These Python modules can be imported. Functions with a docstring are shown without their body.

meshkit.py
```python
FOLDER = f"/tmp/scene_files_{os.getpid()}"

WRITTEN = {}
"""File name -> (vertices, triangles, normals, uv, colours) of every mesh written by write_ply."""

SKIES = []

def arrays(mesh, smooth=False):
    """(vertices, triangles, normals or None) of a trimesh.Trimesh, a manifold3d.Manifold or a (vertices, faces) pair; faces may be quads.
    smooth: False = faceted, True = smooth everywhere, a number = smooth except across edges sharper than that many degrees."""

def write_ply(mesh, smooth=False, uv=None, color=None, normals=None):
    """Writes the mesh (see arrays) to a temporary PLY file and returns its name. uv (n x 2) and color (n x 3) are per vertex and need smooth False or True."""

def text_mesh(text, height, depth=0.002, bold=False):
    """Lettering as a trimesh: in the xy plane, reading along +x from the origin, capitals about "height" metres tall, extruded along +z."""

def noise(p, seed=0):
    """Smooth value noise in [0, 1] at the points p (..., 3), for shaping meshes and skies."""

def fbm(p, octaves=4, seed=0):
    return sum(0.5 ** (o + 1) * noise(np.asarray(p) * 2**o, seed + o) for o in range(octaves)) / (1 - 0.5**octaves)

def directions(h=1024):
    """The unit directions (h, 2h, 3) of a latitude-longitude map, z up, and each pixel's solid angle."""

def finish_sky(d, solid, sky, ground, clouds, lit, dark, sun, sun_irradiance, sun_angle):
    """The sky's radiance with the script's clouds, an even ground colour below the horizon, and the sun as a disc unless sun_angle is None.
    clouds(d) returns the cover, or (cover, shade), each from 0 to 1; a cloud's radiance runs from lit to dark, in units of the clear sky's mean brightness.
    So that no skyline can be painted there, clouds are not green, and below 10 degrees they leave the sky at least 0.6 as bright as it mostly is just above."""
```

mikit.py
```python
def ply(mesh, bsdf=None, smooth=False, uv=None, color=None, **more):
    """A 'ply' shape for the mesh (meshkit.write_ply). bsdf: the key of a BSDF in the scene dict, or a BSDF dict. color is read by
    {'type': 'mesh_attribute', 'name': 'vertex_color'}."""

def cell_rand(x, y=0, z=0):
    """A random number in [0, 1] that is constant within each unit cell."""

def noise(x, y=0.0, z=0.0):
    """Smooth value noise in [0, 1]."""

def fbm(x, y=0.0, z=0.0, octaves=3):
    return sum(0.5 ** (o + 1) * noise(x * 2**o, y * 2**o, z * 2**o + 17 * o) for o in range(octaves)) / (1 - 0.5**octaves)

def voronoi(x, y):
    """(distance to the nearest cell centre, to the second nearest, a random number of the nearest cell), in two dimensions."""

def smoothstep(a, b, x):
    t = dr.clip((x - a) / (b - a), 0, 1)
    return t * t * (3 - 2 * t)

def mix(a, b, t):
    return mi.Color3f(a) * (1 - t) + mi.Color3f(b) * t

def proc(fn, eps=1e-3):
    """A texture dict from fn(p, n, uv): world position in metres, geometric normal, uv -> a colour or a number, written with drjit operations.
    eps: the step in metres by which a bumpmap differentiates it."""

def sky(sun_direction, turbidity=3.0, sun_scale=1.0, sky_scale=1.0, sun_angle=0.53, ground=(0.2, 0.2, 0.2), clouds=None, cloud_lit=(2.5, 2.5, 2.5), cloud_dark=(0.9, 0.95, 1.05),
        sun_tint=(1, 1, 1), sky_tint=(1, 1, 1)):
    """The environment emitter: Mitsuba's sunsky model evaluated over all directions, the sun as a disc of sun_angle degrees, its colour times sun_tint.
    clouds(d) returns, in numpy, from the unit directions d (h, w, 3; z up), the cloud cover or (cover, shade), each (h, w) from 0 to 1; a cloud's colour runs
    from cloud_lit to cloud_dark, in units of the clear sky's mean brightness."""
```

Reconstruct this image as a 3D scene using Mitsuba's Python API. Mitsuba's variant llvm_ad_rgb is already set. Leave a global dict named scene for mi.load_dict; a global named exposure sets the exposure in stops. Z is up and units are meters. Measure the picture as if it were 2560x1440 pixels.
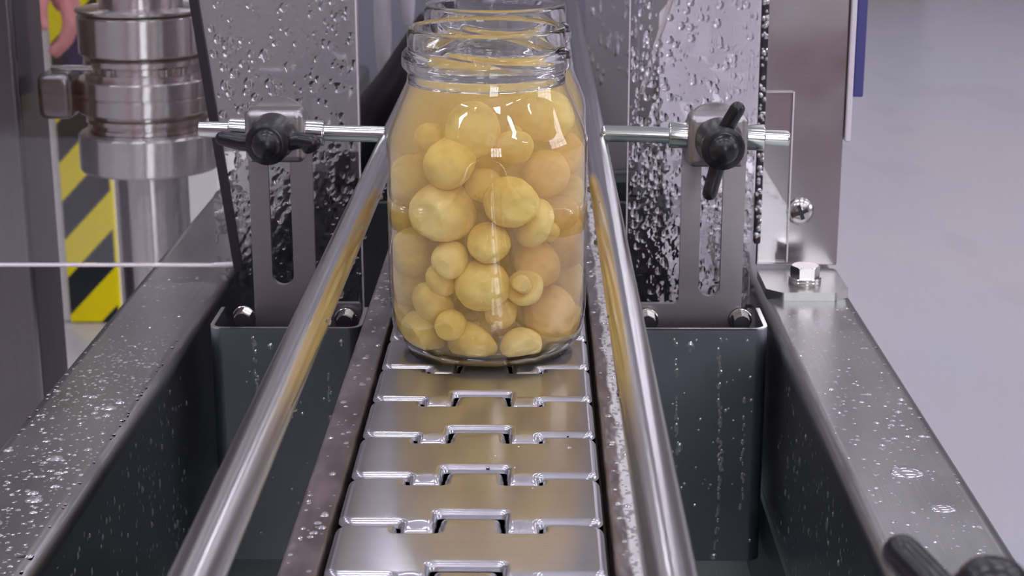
import math, numpy as np, trimesh, drjit as dr, mitsuba as mi, mikit, meshkit
import manifold3d as m3
from shapely.geometry import Polygon, LineString, Point, box as sbox
from shapely import affinity
from scipy.spatial import Delaunay

T = mi.ScalarTransform4f
scene, labels = {}, {}
exposure = 0.0
ZC = 0.95                                   # top of the conveyor chain above the floor

# ---------------------------------------------------------------- camera
PITCH, YAW, ROLL, FPX = math.radians(15.672), math.radians(0.873), math.radians(-0.14), 4256.3
cam = np.array([0.0205, 0.0, ZC + 0.2112])
fw = np.array([-math.sin(YAW) * math.cos(PITCH), math.cos(YAW) * math.cos(PITCH), -math.sin(PITCH)])
rt = np.cross(fw, [0, 0, 1]); rt /= np.linalg.norm(rt); up = np.cross(rt, fw)
up = math.cos(ROLL) * up - math.sin(ROLL) * rt
scene['camera'] = {'type': 'thinlens', 'fov': math.degrees(2 * math.atan(1280 / FPX)), 'fov_axis': 'x',
                   'aperture_radius': 0.0009, 'focus_distance': 0.655, 'near_clip': 0.02, 'far_clip': 60.0,
                   'to_world': T().look_at(origin=cam.tolist(), target=(cam + fw).tolist(), up=up.tolist())}

# ---------------------------------------------------------------- lamps of the hall
LAMP = (24.0, 23.4, 26.4)
DAYLIGHT = (6.5, 6.6, 7.2)                  # seen through the windows behind and beside the camera
HX0, HX1, HY0, HY1, HZ = -6.0, 9.0, -8.0, 14.0, 5.2

# ---------------------------------------------------------------- helpers
def number(key):
    if key not in scene and key not in labels and not any(k.startswith(key + '__') for k in scene):
        return key
    n = 1
    while True:
        k = f'{key}_{n:03d}'
        if k not in scene and k not in labels and not any(q.startswith(k + '__') for q in scene):
            return k
        n += 1

def thing(name, label, cat, group=None, kind=None):
    k = number(name)
    labels[k] = {'label': label, 'category': cat}
    if group: labels[k]['group'] = group
    if kind: labels[k]['kind'] = kind
    return k

def struct(name, mesh, mat, smooth=False):
    scene[name] = mikit.ply(mesh, mat, smooth)
    labels[name] = {'kind': 'structure'}
    return name

def part(parent, name, mesh, mat, smooth=35, label=None, kind=None, **more):
    k = number(f'{parent}__{name}')
    scene[k] = mikit.ply(mesh, mat, smooth, **more)
    if label or kind:
        labels[k] = {}
        if label: labels[k]['label'] = label
        if kind: labels[k]['kind'] = kind
    return k

def single(name, mesh, mat, label, cat, smooth=35, group=None, kind=None, **more):
    k = thing(name, label, cat, group, kind)
    scene[k] = mikit.ply(mesh, mat, smooth, **more)
    return k

def tm(man):
    m = man.to_mesh()
    return trimesh.Trimesh(m.vert_properties[:, :3], m.tri_verts, process=False)

def rbox(x0, x1, y0, y1, z0, z1, r=0.002, seg=16):
    """A box with rounded edges."""
    s = m3.Manifold.sphere(r, seg)
    return tm(m3.Manifold.batch_hull([s.translate([x, y, z]) for x in (x0 + r, x1 - r) for y in (y0 + r, y1 - r) for z in (z0 + r, z1 - r)]))

def pbox(x0, x1, y0, y1, z0, z1):
    m = trimesh.creation.box((x1 - x0, y1 - y0, z1 - z0)); m.apply_translation(((x0 + x1) / 2, (y0 + y1) / 2, (z0 + z1) / 2)); return m

def lathe(profile, n=64):
    """Surface of revolution about z from (r, z) pairs."""
    pr = np.array(profile, float); a = np.arange(n) * 2 * math.pi / n
    v = np.stack([pr[:, None, 0] * np.cos(a), pr[:, None, 0] * np.sin(a), np.repeat(pr[:, None, 1], n, 1)], -1).reshape(-1, 3)
    i, j = np.meshgrid(np.arange(len(pr) - 1), np.arange(n), indexing='ij')
    q = np.stack([i * n + j, i * n + (j + 1) % n, (i + 1) * n + (j + 1) % n, (i + 1) * n + j], -1).reshape(-1, 4)
    f = np.vstack([q[:, [0, 1, 2]], q[:, [0, 2, 3]]])
    m = trimesh.Trimesh(v, f, process=False)
    m.merge_vertices(); m.update_faces(m.nondegenerate_faces()); m.remove_unreferenced_vertices()
    if m.is_watertight and m.volume < 0: m.invert()
    return m

def turned(profile, n=96):
    '''Lathe with uv (u around, v up) and its own seam, for metal turned on a lathe.'''
    pr = [np.array(profile[0], float)]
    for q in profile[1:]:                                  # doubled rows keep the edges sharp
        pr += [np.array(q, float), np.array(q, float)]
    pr = np.array(pr[:-1]); a = np.linspace(0, 2 * math.pi, n + 1)
    v = np.stack([pr[:, None, 0] * np.cos(a), pr[:, None, 0] * np.sin(a), np.repeat(pr[:, None, 1], n + 1, 1)], -1).reshape(-1, 3)
    t = np.r_[0, np.cumsum(np.linalg.norm(np.diff(pr, axis=0), axis=1))] * 20
    uv = np.stack([np.repeat(a[None] / (2 * math.pi), len(pr), 0), np.repeat(t[:, None], n + 1, 1)], -1).reshape(-1, 2)
    i, j = np.meshgrid(np.arange(0, len(pr) - 1, 2), np.arange(n), indexing='ij')
    w = n + 1
    q = np.stack([i * w + j, i * w + j + 1, (i + 1) * w + j + 1, (i + 1) * w + j], -1).reshape(-1, 4)
    f = np.vstack([q[:, [0, 1, 2]], q[:, [0, 2, 3]]])
    return trimesh.Trimesh(v, f, process=False), uv

def rod(p0, p1, r, n=32, cap=0.0):
    """Solid round bar with chamfered ends."""
    p0, p1 = np.array(p0, float), np.array(p1, float); L = np.linalg.norm(p1 - p0)
    c = cap or r * 0.12
    m = lathe([(0, 0), (r - c, 0), (r - c * .3, c * .3), (r, c), (r, L - c), (r - c * .3, L - c * .3), (r - c, L), (0, L)], n)
    m.apply_transform(trimesh.geometry.align_vectors([0, 0, 1], (p1 - p0) / L)); m.apply_translation(p0)
    return m

def chain_hull(points, seg=14, refine=0.0, smooth=0):
    """Hulls of consecutive spheres joined into one body: [(x, y, z, r), ...]."""
    out = []
    for a, b in zip(points[:-1], points[1:]):
        out.append(m3.Manifold.batch_hull([m3.Manifold.sphere(q[3], seg).translate(list(q[:3])) for q in (a, b)]))
    return m3.Manifold.batch_boolean(out, m3.OpType.Add)

def soften(man, edge, iters):
    m = tm(man.refine_to_length(edge)); m.merge_vertices()
    trimesh.smoothing.filter_taubin(m, iterations=iters)
    return m

def plate_xz(poly, y0, y1, bev=0.0006):
    """A plate cut in the XZ plane, between y0 and y1, with a small bevel on its front edge."""
    parts = []
    for g in getattr(poly, 'geoms', [poly]):
        m = trimesh.creation.extrude_polygon(g, y1 - y0, engine='earcut'); parts.append(m)
    m = trimesh.util.concatenate(parts)
    v = m.vertices.copy(); m.vertices = np.stack([v[:, 0], y1 - v[:, 2], v[:, 1]], 1)
    if m.volume < 0: m.invert()
    return m

def plate_xy(poly, z0, z1):
    m = trimesh.creation.extrude_polygon(poly, z1 - z0, engine='earcut'); m.apply_translation([0, 0, z0]); return m

def hexhead(r, h, base=0.0):
    """Hexagon head along +z with a chamfered top."""
    a = np.arange(6) * math.pi / 3
    pts = [(r * math.cos(t), r * math.sin(t)) for t in a]
    hexm = m3.Manifold.extrude(m3.CrossSection([pts]), h)
    cone = m3.Manifold.cylinder(h, r * 1.0 + h * 1.2, r * 0.90, 48)
    return tm(hexm ^ cone)

def moved(mesh, loc=(0, 0, 0), axis=None, ang=0.0, align=None):
    m = mesh.copy()
    if align is not None: m.apply_transform(trimesh.geometry.align_vectors([0, 0, 1], np.array(align, float) / np.linalg.norm(align)))
    if axis is not None: m.apply_transform(trimesh.transformations.rotation_matrix(ang, axis))
    m.apply_translation(loc); return m

def cat(*ms): return trimesh.util.concatenate(list(ms))

# ---------------------------------------------------------------- materials
N, F, SS, MIX = mikit.noise, mikit.fbm, mikit.smoothstep, mikit.mix
def metal(key, col, rough, brush=None, amp=0.10, wear=None, rvar=0.0, **more):
    """Metal with brushing along one axis ('x', 'y' or 'z') in colour."""
    if brush:
        sc = {'x': (18, 2300, 2300), 'y': (2300, 18, 2300), 'z': (2300, 2300, 18)}[brush]
        def fcol(p, n, uv):
            g = N(p.x * sc[0], p.y * sc[1], p.z * sc[2]); b = F(p.x * 22, p.y * 22, p.z * 22, 3)
            return mi.Color3f(*col) * (1 - amp + 2 * amp * (0.5 * g + 0.5 * b))
        base = mikit.proc(fcol)
    else:
        base = {'type': 'rgb', 'value': list(col)}
    if rvar:
        def fr(p, n, uv): return mi.Float(rough) + rvar * (F(p.x * 35, p.y * 35, p.z * 35, 3) - 0.5)
        rough_t = mikit.proc(fr)
    else:
        rough_t = rough
    scene[key] = {'type': 'principled', 'base_color': base, 'metallic': 1.0, 'roughness': rough_t, 'specular': 0.5, **more}
def plain(key, col, rough=0.5, spec=0.5, **more):
    scene[key] = {'type': 'principled', 'base_color': {'type': 'rgb', 'value': list(col)}, 'roughness': rough, 'specular': spec, **more}

metal('inside_steel', (0.20, 0.20, 0.22), 0.34)
metal('rail_steel', (0.385, 0.39, 0.39), 0.30, 'y', 0.08, rvar=0.14)
metal('plate_steel', (0.40, 0.36, 0.38), 0.24, 'x', 0.05, rvar=0.18)
metal('bracket_steel', (0.42, 0.39, 0.405), 0.38, 'x', 0.06)
metal('foot_steel', (0.60, 0.60, 0.57), 0.34, 'x', 0.05)
metal('rod_steel', (0.68, 0.67, 0.67), 0.20)
metal('cross_steel', (0.66, 0.69, 0.66), 0.14)
metal('bolt_steel', (0.62, 0.60, 0.57), 0.20)
metal('chain_sharp', (0.56, 0.56, 0.58), 0.17, 'x', 0.06, rvar=0.06)
metal('chain_soft', (0.66, 0.66, 0.70), 0.45, 'x', 0.06)
scene['chain_steel'] = {'type': 'blendbsdf', 'weight': 0.28, 'a': {'type': 'ref', 'id': 'chain_sharp'}, 'b': {'type': 'ref', 'id': 'chain_soft'}}
metal('box_steel', (0.31, 0.32, 0.38), 0.38, 'x', 0.05, rvar=0.1)
metal('tray_steel', (0.22, 0.245, 0.23), 0.40, 'y', 0.2, rvar=0.2)
metal('pipe_steel', (0.60, 0.57, 0.56), 0.13)
scene['turned_steel'] = {'type': 'roughconductor', 'distribution': 'ggx', 'material': 'none', 'alpha_u': 0.02, 'alpha_v': 0.30, 'specular_reflectance': {'type': 'rgb', 'value': [0.62, 0.58, 0.57]}}
metal('inner_steel', (0.42, 0.41, 0.43), 0.42, 'z', 0.10)
metal('sheet_steel', (0.72, 0.71, 0.74), 0.45, 'z', 0.06)
metal('column_steel', (0.21, 0.20, 0.21), 0.30, 'z', 0.08)
plain('black_plastic', (0.010, 0.010, 0.014), 0.28, 0.5)
plain('black_rubber', (0.018, 0.017, 0.022), 0.45, 0.4)
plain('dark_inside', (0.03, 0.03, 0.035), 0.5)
plain('white_paint', (0.72, 0.71, 0.69), 0.5)
plain('yellow_tape', (0.90, 0.76, 0.004), 0.5, 0.2)
plain('black_tape', (0.012, 0.016, 0.020), 0.35)
plain('blue_film', (0.06, 0.06, 0.22), 0.35)
plain('acrylic_edge', (0.75, 0.68, 0.72), 0.3)
plain('wall_paint', (0.36, 0.33, 0.35), 0.6)
plain('ceiling_paint', (0.74, 0.73, 0.76), 0.7)
plain('window_frame', (0.5, 0.5, 0.52), 0.5)
plain('white_sheet', (0.88, 0.85, 0.92), 0.4)
plain('grey_sheet', (0.30, 0.28, 0.31), 0.35)
plain('mid_sheet', (0.22, 0.22, 0.25), 0.4)
plain('nozzle_paint', (0.5, 0.5, 0.53), 0.3)
plain('blocker_brown', (0.26, 0.15, 0.10), 0.7)
plain('skin', (0.52, 0.20, 0.19), 0.45)
plain('navy_cloth', (0.012, 0.018, 0.075), 0.8)
plain('coat_cloth', (0.16, 0.17, 0.20), 0.8)
plain('hair', (0.02, 0.015, 0.012), 0.6)
plain('shoe', (0.015, 0.015, 0.015), 0.4)
plain('lamp_housing', (0.6, 0.6, 0.6), 0.4)
scene['acrylic'] = {'type': 'thindielectric', 'int_ior': 1.49}
scene['glass_sheet'] = {'type': 'thindielectric', 'int_ior': 1.5}
scene['glass'] = {'type': 'dielectric', 'int_ior': 1.5, 'ext_ior': 1.0}
scene['water_skin'] = {'type': 'principled', 'base_color': {'type': 'rgb', 'value': [0.62, 0.62, 0.64]}, 'metallic': 0.8, 'roughness': 0.10, 'specular': 0.6}
scene['water'] = {'type': 'dielectric', 'int_ior': 1.33, 'ext_ior': 1.0}
def floor_col(p, n, uv):
    a = F(p.x * 1.1, p.y * 0.7, 3.0, 4); b = F(p.x * 5, p.y * 2.2, 7.0, 3)
    c = MIX((0.385, 0.39, 0.425), (0.42, 0.395, 0.40), SS(0.35, 0.65, a))
    s = SS(0.68, 0.80, b)
    return c * (1 - 0.04 * s)
scene['floor_epoxy'] = {'type': 'principled', 'base_color': mikit.proc(floor_col), 'roughness': 0.28, 'specular': 0.5}
def wear_col(p, n, uv):
    q = F(p.x * 160, p.y * 60, p.z * 160, 3)
    c = MIX((0.070, 0.052, 0.050), (0.125, 0.100, 0.097), SS(0.3, 0.75, q))
    wob = 0.0035 * (F(p.x * 30 + 9, p.y * 70, 2.0, 3) - 0.5)
    t = SS(0.0478, 0.0492, p.x + wob) * (1 - 0.6 * SS(0.66, 0.72, N(p.x * 900, p.y * 700, 5.0)))
    return MIX(c, (0.46, 0.45, 0.45), t)                     # paler grey on the outer half of the right strip
def wear_bump(p, n, uv): return F(p.x * 300, p.y * 150, 1.0, 3)
scene['wear_strip_plastic'] = {'type': 'bumpmap', 'arbitrary': mikit.proc(wear_bump, 4e-4), 'scale': 0.0007,
    'bsdf': {'type': 'principled', 'base_color': mikit.proc(wear_col), 'roughness': 0.26, 'specular': 0.6}}
def mush_mat(key, c0, c1):
    def f(p, n, uv):
        a = F(p.x * 150, p.y * 150, p.z * 150, 3)
        return MIX(c0, c1, SS(0.3, 0.72, a))
    scene[key] = {'type': 'principled', 'base_color': mikit.proc(f), 'roughness': 0.45, 'specular': 0.2}
mush_mat('mushroom_yellow', (0.86, 0.67, 0.19), (0.74, 0.54, 0.13))
mush_mat('mushroom_orange', (0.84, 0.58, 0.21), (0.74, 0.48, 0.13))
mush_mat('mushroom_pale', (0.90, 0.73, 0.26), (0.80, 0.60, 0.18))
MUSHROOMS = [
    (-0.0164, -0.0233, 0.0609, 0.0126, (0.05, -0.98, 0.20), 0, 'largest round pale yellow button mushroom, left of centre behind the glass'),
    (0.0098, -0.0289, 0.0661, 0.0099, (-0.10, -0.97, 0.24), 0, 'bright round yellow mushroom with a small highlight, right of the largest one'),
    (-0.0136, -0.0248, 0.0804, 0.0099, (-0.21, -0.83, 0.52), 0, 'olive yellow round mushroom lying on top of the largest one'),
    (-0.0047, -0.0201, 0.0929, 0.0102, (0.00, -0.80, 0.60), 0, 'pale hazy mushroom highest in the middle of the jar'),
    (-0.0007, -0.0224, 0.0718, 0.0071, (0.19, -0.94, -0.28), 1, 'small cut mushroom wedged between the olive one and the bright round one'),
    (-0.0287, -0.0090, 0.0415, 0.0096, (-0.81, -0.57, -0.14), 0, 'tall oval mushroom at the left glass, beside the small round one'),
    (-0.0134, -0.0292, 0.0433, 0.0071, (0.00, -1.00, 0.10), 0, 'small round greenish yellow mushroom under the largest one'),
    (0.0010, -0.0301, 0.0503, 0.0083, (0.20, -0.81, 0.55), 1, 'brownish mushroom with a light stub of stem, below the bright round one'),
    (-0.0014, -0.0299, 0.0332, 0.0098, (-0.10, -0.97, 0.24), 0, 'round mushroom in the lower middle with a highlight on its right'),
    (0.0192, -0.0222, 0.0563, 0.0090, (-0.69, -0.49, 0.54), 1, 'slanted oval mushroom with torn stem, right of the middle'),
    (0.0312, -0.0005, 0.0441, 0.0097, (0.84, -0.54, 0.10), 0, 'smooth tall oval mushroom against the right glass'),
    (0.0189, -0.0171, 0.0387, 0.0101, (0.41, -0.51, 0.76), 0, 'broad pinkish mushroom behind the one with curled gills'),
    (0.0150, -0.0286, 0.0321, 0.0072, (0.22, 0.84, -0.50), 1, 'mushroom turned gills forward with a curled rim and stem end'),
    (0.0244, -0.0158, 0.0174, 0.0109, (0.54, -0.79, 0.30), 0, 'large pale mushroom in the lower right corner of the jar'),
    (-0.0293, -0.0049, 0.0697, 0.0096, (-0.51, -0.81, 0.30), 0, 'tan shaded mushroom high on the left behind the glass'),
    (0.0327, 0.0031, 0.0619, 0.0077, (0.57, -0.77, 0.29), 0, 'orange yellow mushroom high on the right glass'),
    (0.0230, -0.0142, 0.0741, 0.0091, (0.21, -0.93, 0.31), 1, 'hazy pinkish mushroom right of the bright round one'),
    (0.0303, -0.0027, 0.0798, 0.0083, (0.50, -0.70, 0.50), 0, 'pale yellow mushroom under the row of lamp reflections at the right'),
    (0.0219, -0.0036, 0.0949, 0.0124, (0.20, -0.61, 0.76), 0, 'broad hazy mushroom floating highest at the right'),
    (-0.0315, -0.0025, 0.0270, 0.0098, (-0.87, -0.48, 0.10), 0, 'long oval mushroom on the left edge below the tall oval one'),
    (-0.0205, -0.0199, 0.0236, 0.0089, (-0.51, -0.61, -0.61), 1, 'slanted brownish mushroom with cut stem, low on the left'),
    (-0.0250, -0.0163, 0.0095, 0.0100, (-0.46, -0.81, -0.36), 0, 'large bright mushroom with a cut face, lowest on the left'),
    (-0.0136, -0.0306, 0.0173, 0.0060, (0.00, -0.91, 0.41), 0, 'small egg shaped mushroom between the two lowest large ones'),
    (-0.0053, -0.0250, 0.0097, 0.0098, (-0.58, -0.63, -0.52), 1, 'pale mushroom at the bottom with its long stem pointing up to the right'),
    (0.0133, -0.0276, 0.0084, 0.0079, (0.20, -0.87, -0.46), 0, 'flat pale mushroom resting on the jar bottom, right of the stemmed one'),
    (0.0314, -0.0005, 0.0088, 0.0085, (0.82, -0.56, -0.10), 0, 'yellow mushroom low on the right glass'),
    (-0.0327, -0.0020, 0.0121, 0.0079, (-0.91, -0.40, -0.10), 0, 'narrow mushroom on the lower left edge of the jar'),
    (0.0326, 0.0010, 0.0269, 0.0082, (0.91, -0.40, 0.10), 0, 'orange mushroom on the right edge above the low corner'),
    (-0.0170, -0.0247, 0.0342, 0.0063, (0.00, -0.80, 0.60), 0, 'small mushroom with a dark pit, below the small round one'),
    (-0.0330, 0.0009, 0.0552, 0.0074, (-0.90, -0.40, 0.20), 0, 'amber mushroom half hidden at the left edge'),
    (0.0110, -0.0200, 0.0863, 0.0074, (0.00, -0.71, -0.71), 1, 'flat hazy mushroom with stem under the one floating at the right'),
    (-0.0218, -0.0140, 0.0883, 0.0056, (-0.42, -0.85, 0.32), 0, 'small pale blurred mushroom high on the left'),
    (-0.0075, -0.0129, 0.0533, 0.0069, (0.00, -1.00, 0.00), 0, 'h'),
    (0.0055, -0.0265, 0.0214, 0.0063, (0.31, -0.93, 0.21), 0, 'small mushroom between the lower middle one and the lower right one'),
    (0.0289, -0.0066, 0.0566, 0.0070, (0.31, -0.93, 0.21), 0, 'h'),
    (-0.0023, -0.0140, 0.0797, 0.0075, (0.00, -0.95, 0.32), 0, 'h'),
]
HIDDEN = [(-0.0142, 0.0128, 0.0156, 0.0082), (-0.0035, 0.0259, 0.0185, 0.0105), (-0.0117, 0.0049, 0.0349, 0.0103), (-0.0042, 0.0094, 0.0591, 0.0116), (0.0081, -0.0036, 0.0678, 0.0081), (-0.0210, 0.0116, 0.0737, 0.0080), (0.0060, 0.0166, 0.0733, 0.0080), (0.0054, 0.0002, 0.0243, 0.0111), (0.0130, 0.0052, 0.0398, 0.0080), (0.0215, 0.0125, 0.0569, 0.0107), (-0.0082, -0.0118, 0.0336, 0.0102), (0.0069, 0.0289, 0.0323, 0.0083), (0.0073, 0.0182, 0.0486, 0.0081), (0.0108, 0.0181, 0.0228, 0.0090), (-0.0210, 0.0118, 0.0507, 0.0091), (0.0206, 0.0099, 0.0136, 0.0088), (-0.0100, -0.0025, 0.0776, 0.0095), (-0.0015, 0.0287, 0.0482, 0.0080), (0.0102, -0.0066, 0.0497, 0.0088), (-0.0071, 0.0228, 0.0351, 0.0104), (0.0155, 0.0035, 0.0780, 0.0086), (-0.0121, -0.0045, 0.0169, 0.0116), (-0.0109, 0.0256, 0.0770, 0.0105), (0.0202, 0.0190, 0.0410, 0.0087), (-0.0215, 0.0151, 0.0280, 0.0083), (-0.0156, -0.0035, 0.0564, 0.0081), (-0.0132, 0.0248, 0.0603, 0.0085), (0.0098, 0.0269, 0.0652, 0.0084), (0.0256, 0.0141, 0.0770, 0.0088), (0.0041, -0.0139, 0.0158, 0.0088), (0.0260, 0.0140, 0.0263, 0.0083), ]

# ---------------------------------------------------------------- the hall
struct('floor', pbox(HX0, HX1, HY0, HY1, -0.1, 0.0), 'floor_epoxy')
struct('ceiling', pbox(HX0, HX1, HY0, HY1, HZ, HZ + 0.1), 'ceiling_paint')
struct('wall_left', pbox(HX0 - 0.1, HX0, HY0, HY1, 0, HZ), 'wall_paint')
struct('wall_right', pbox(HX1, HX1 + 0.1, HY0, HY1, 0, HZ), 'wall_paint')
struct('wall_back', pbox(HX0, HX1, HY1, HY1 + 0.1, 0, HZ), 'wall_paint')
struct('wall_front', pbox(HX0, HX1, HY0 - 0.1, HY0, 0, HZ), 'wall_paint')
def window(n, x0, x1, y0, y1, z0, z1, bars, col):
    '''A glazed opening: frame bars and panes that pass on the daylight.'''
    k = f'window_{n}'
    labels[k] = {'kind': 'structure'}
    along_x = y0 == y1
    ms, panes = [], []
    us = np.linspace(x0, x1, bars + 1) if along_x else np.linspace(y0, y1, bars + 1)
    for u in us: ms.append(pbox(u - .04, u + .04, y0 - .03, y0 + .06, z0, z1) if along_x else pbox(x0 - .06, x0 + .03, u - .04, u + .04, z0, z1))
    for zz in np.linspace(z0, z1, 3): ms.append(pbox(x0, x1, y0 - .03, y0 + .06, zz - .04, zz + .04) if along_x else pbox(x0 - .06, x0 + .03, y0, y1, zz - .04, zz + .04))
    scene[k + '__frame'] = mikit.ply(cat(*ms), 'window_frame')
    if along_x: q = [[x0, y0 + .03, z0], [x1, y0 + .03, z0], [x1, y0 + .03, z1], [x0, y0 + .03, z1]]; f = [[0, 2, 1], [0, 3, 2]]
    else: q = [[x0 - .03, y0, z0], [x0 - .03, y1, z0], [x0 - .03, y1, z1], [x0 - .03, y0, z1]]; f = [[0, 2, 1], [0, 3, 2]]
    scene[k + '__pane'] = {**mikit.ply(trimesh.Trimesh(q, f), 'window_frame'), 'emitter': {'type': 'area', 'radiance': {'type': 'rgb', 'value': list(col)}}}
window(1, 0.9, 2.8, HY0, HY0, 1.2, 4.7, 4, DAYLIGHT)
window(2, HX1, HX1, -1.0, 3.0, 1.8, 4.4, 4, (3.3, 3.3, 3.6))
for k, (bx, bh) in enumerate(((-2.6, 1.5), (-1.3, 1.15), (0.0, 1.6), (1.3, 1.2), (2.6, 1.4))):  # unseen stacks added to brown the reflections and block the lit floor
    t = thing('reflection_blocker', f'unseen brown block added for reflections, {("furthest left", "left of the middle", "in the middle", "right of the middle", "furthest right")[k]} of the row behind the camera', 'stack')
    part(t, 'blocker_box', rbox(bx - .55, bx + .55, -5.4, -4.4, .15, bh, .01), 'blocker_brown', 40); part(t, 'blocker_base', pbox(bx - .58, bx + .58, -5.45, -4.35, 0, .15), 'blocker_brown', False)
housing = mikit.ply(cat(pbox(-.66, .66, -.14, .14, .02, .08), pbox(-.62, .62, -.10, .10, .08, .10)), 'lamp_housing')
diffuser = mikit.ply(trimesh.Trimesh([[-.62, -.11, .016], [.62, -.11, .016], [.62, .11, .016], [-.62, .11, .016]], [[0, 2, 1], [0, 3, 2]]), 'ceiling_paint')
for lx in (-3.2, -0.9, 1.4, 3.7, 6.0):
    for ly in (-4.5, -2.3, -0.1, 2.4, 5.2, 9.0):
        k = thing('ceiling_light', 'long white ceiling lamp of the rows hanging over the hall', 'lamp', 'ceiling lamps in rows')
        tw = T().translate([lx, ly, HZ - 0.10])
        scene[k + '__housing'] = {**housing, 'to_world': tw}
        scene[k + '__diffuser'] = {**diffuser, 'to_world': tw, 'emitter': {'type': 'area', 'radiance': {'type': 'rgb', 'value': list(LAMP)}}}

# white pillar with a hazard-striped guard, far behind on the left
pil = thing('pillar', 'white pillar standing on the grey floor behind the steel pipe', 'pillar')
part(pil, 'shaft', rbox(-1.116, -0.712, 3.835, 4.24, 0.0, HZ, .006), 'white_paint')
hz = thing('hazard_corner_guard', 'yellow and black striped guard on the white pillar, behind the steel pipe', 'guard')
gx0, gx1, gz0, gz1 = -1.0765, -0.958, 0.004, 2.2
part(hz, 'backing', rbox(gx0, gx1, 3.826, 3.835, gz0, gz1, .002), 'yellow_tape')
per = 0.182
frame_poly = sbox(gx0, gz0, gx1 - .006, gz1)
for i in range(-2, 14):
    for col, o in (('black', 0.0), ('yellow', 0.5)):
        z = 0.020 + per * (i + o)
        w = per * 0.5
        # stripes climb to the right at about 45 degrees
        q = Polygon([(gx0, z), (gx1, z + (gx1 - gx0) * 1.04), (gx1, z + w + (gx1 - gx0) * 1.04), (gx0, z + w)]).intersection(frame_poly)
        if q.is_empty or q.area < 1e-5: continue
        part(hz, f'{col}_stripe', plate_xz(q, 3.8245, 3.826), f'{col}_tape', smooth=False)
cb = thing('floor_cabinet', 'dark cabinet standing far away on the floor at the upper right edge', 'cabinet')
part(cb, 'body', rbox(2.17, 2.50, 11.0, 11.4, 0.02, 1.0, .01), 'dark_inside'); part(cb, 'door', rbox(2.19, 2.48, 10.985, 11.0, 0.06, 0.96, .005), 'black_plastic'); part(cb, 'plinth', pbox(2.19, 2.48, 11.02, 11.38, 0.0, 0.03), 'black_plastic')

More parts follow.
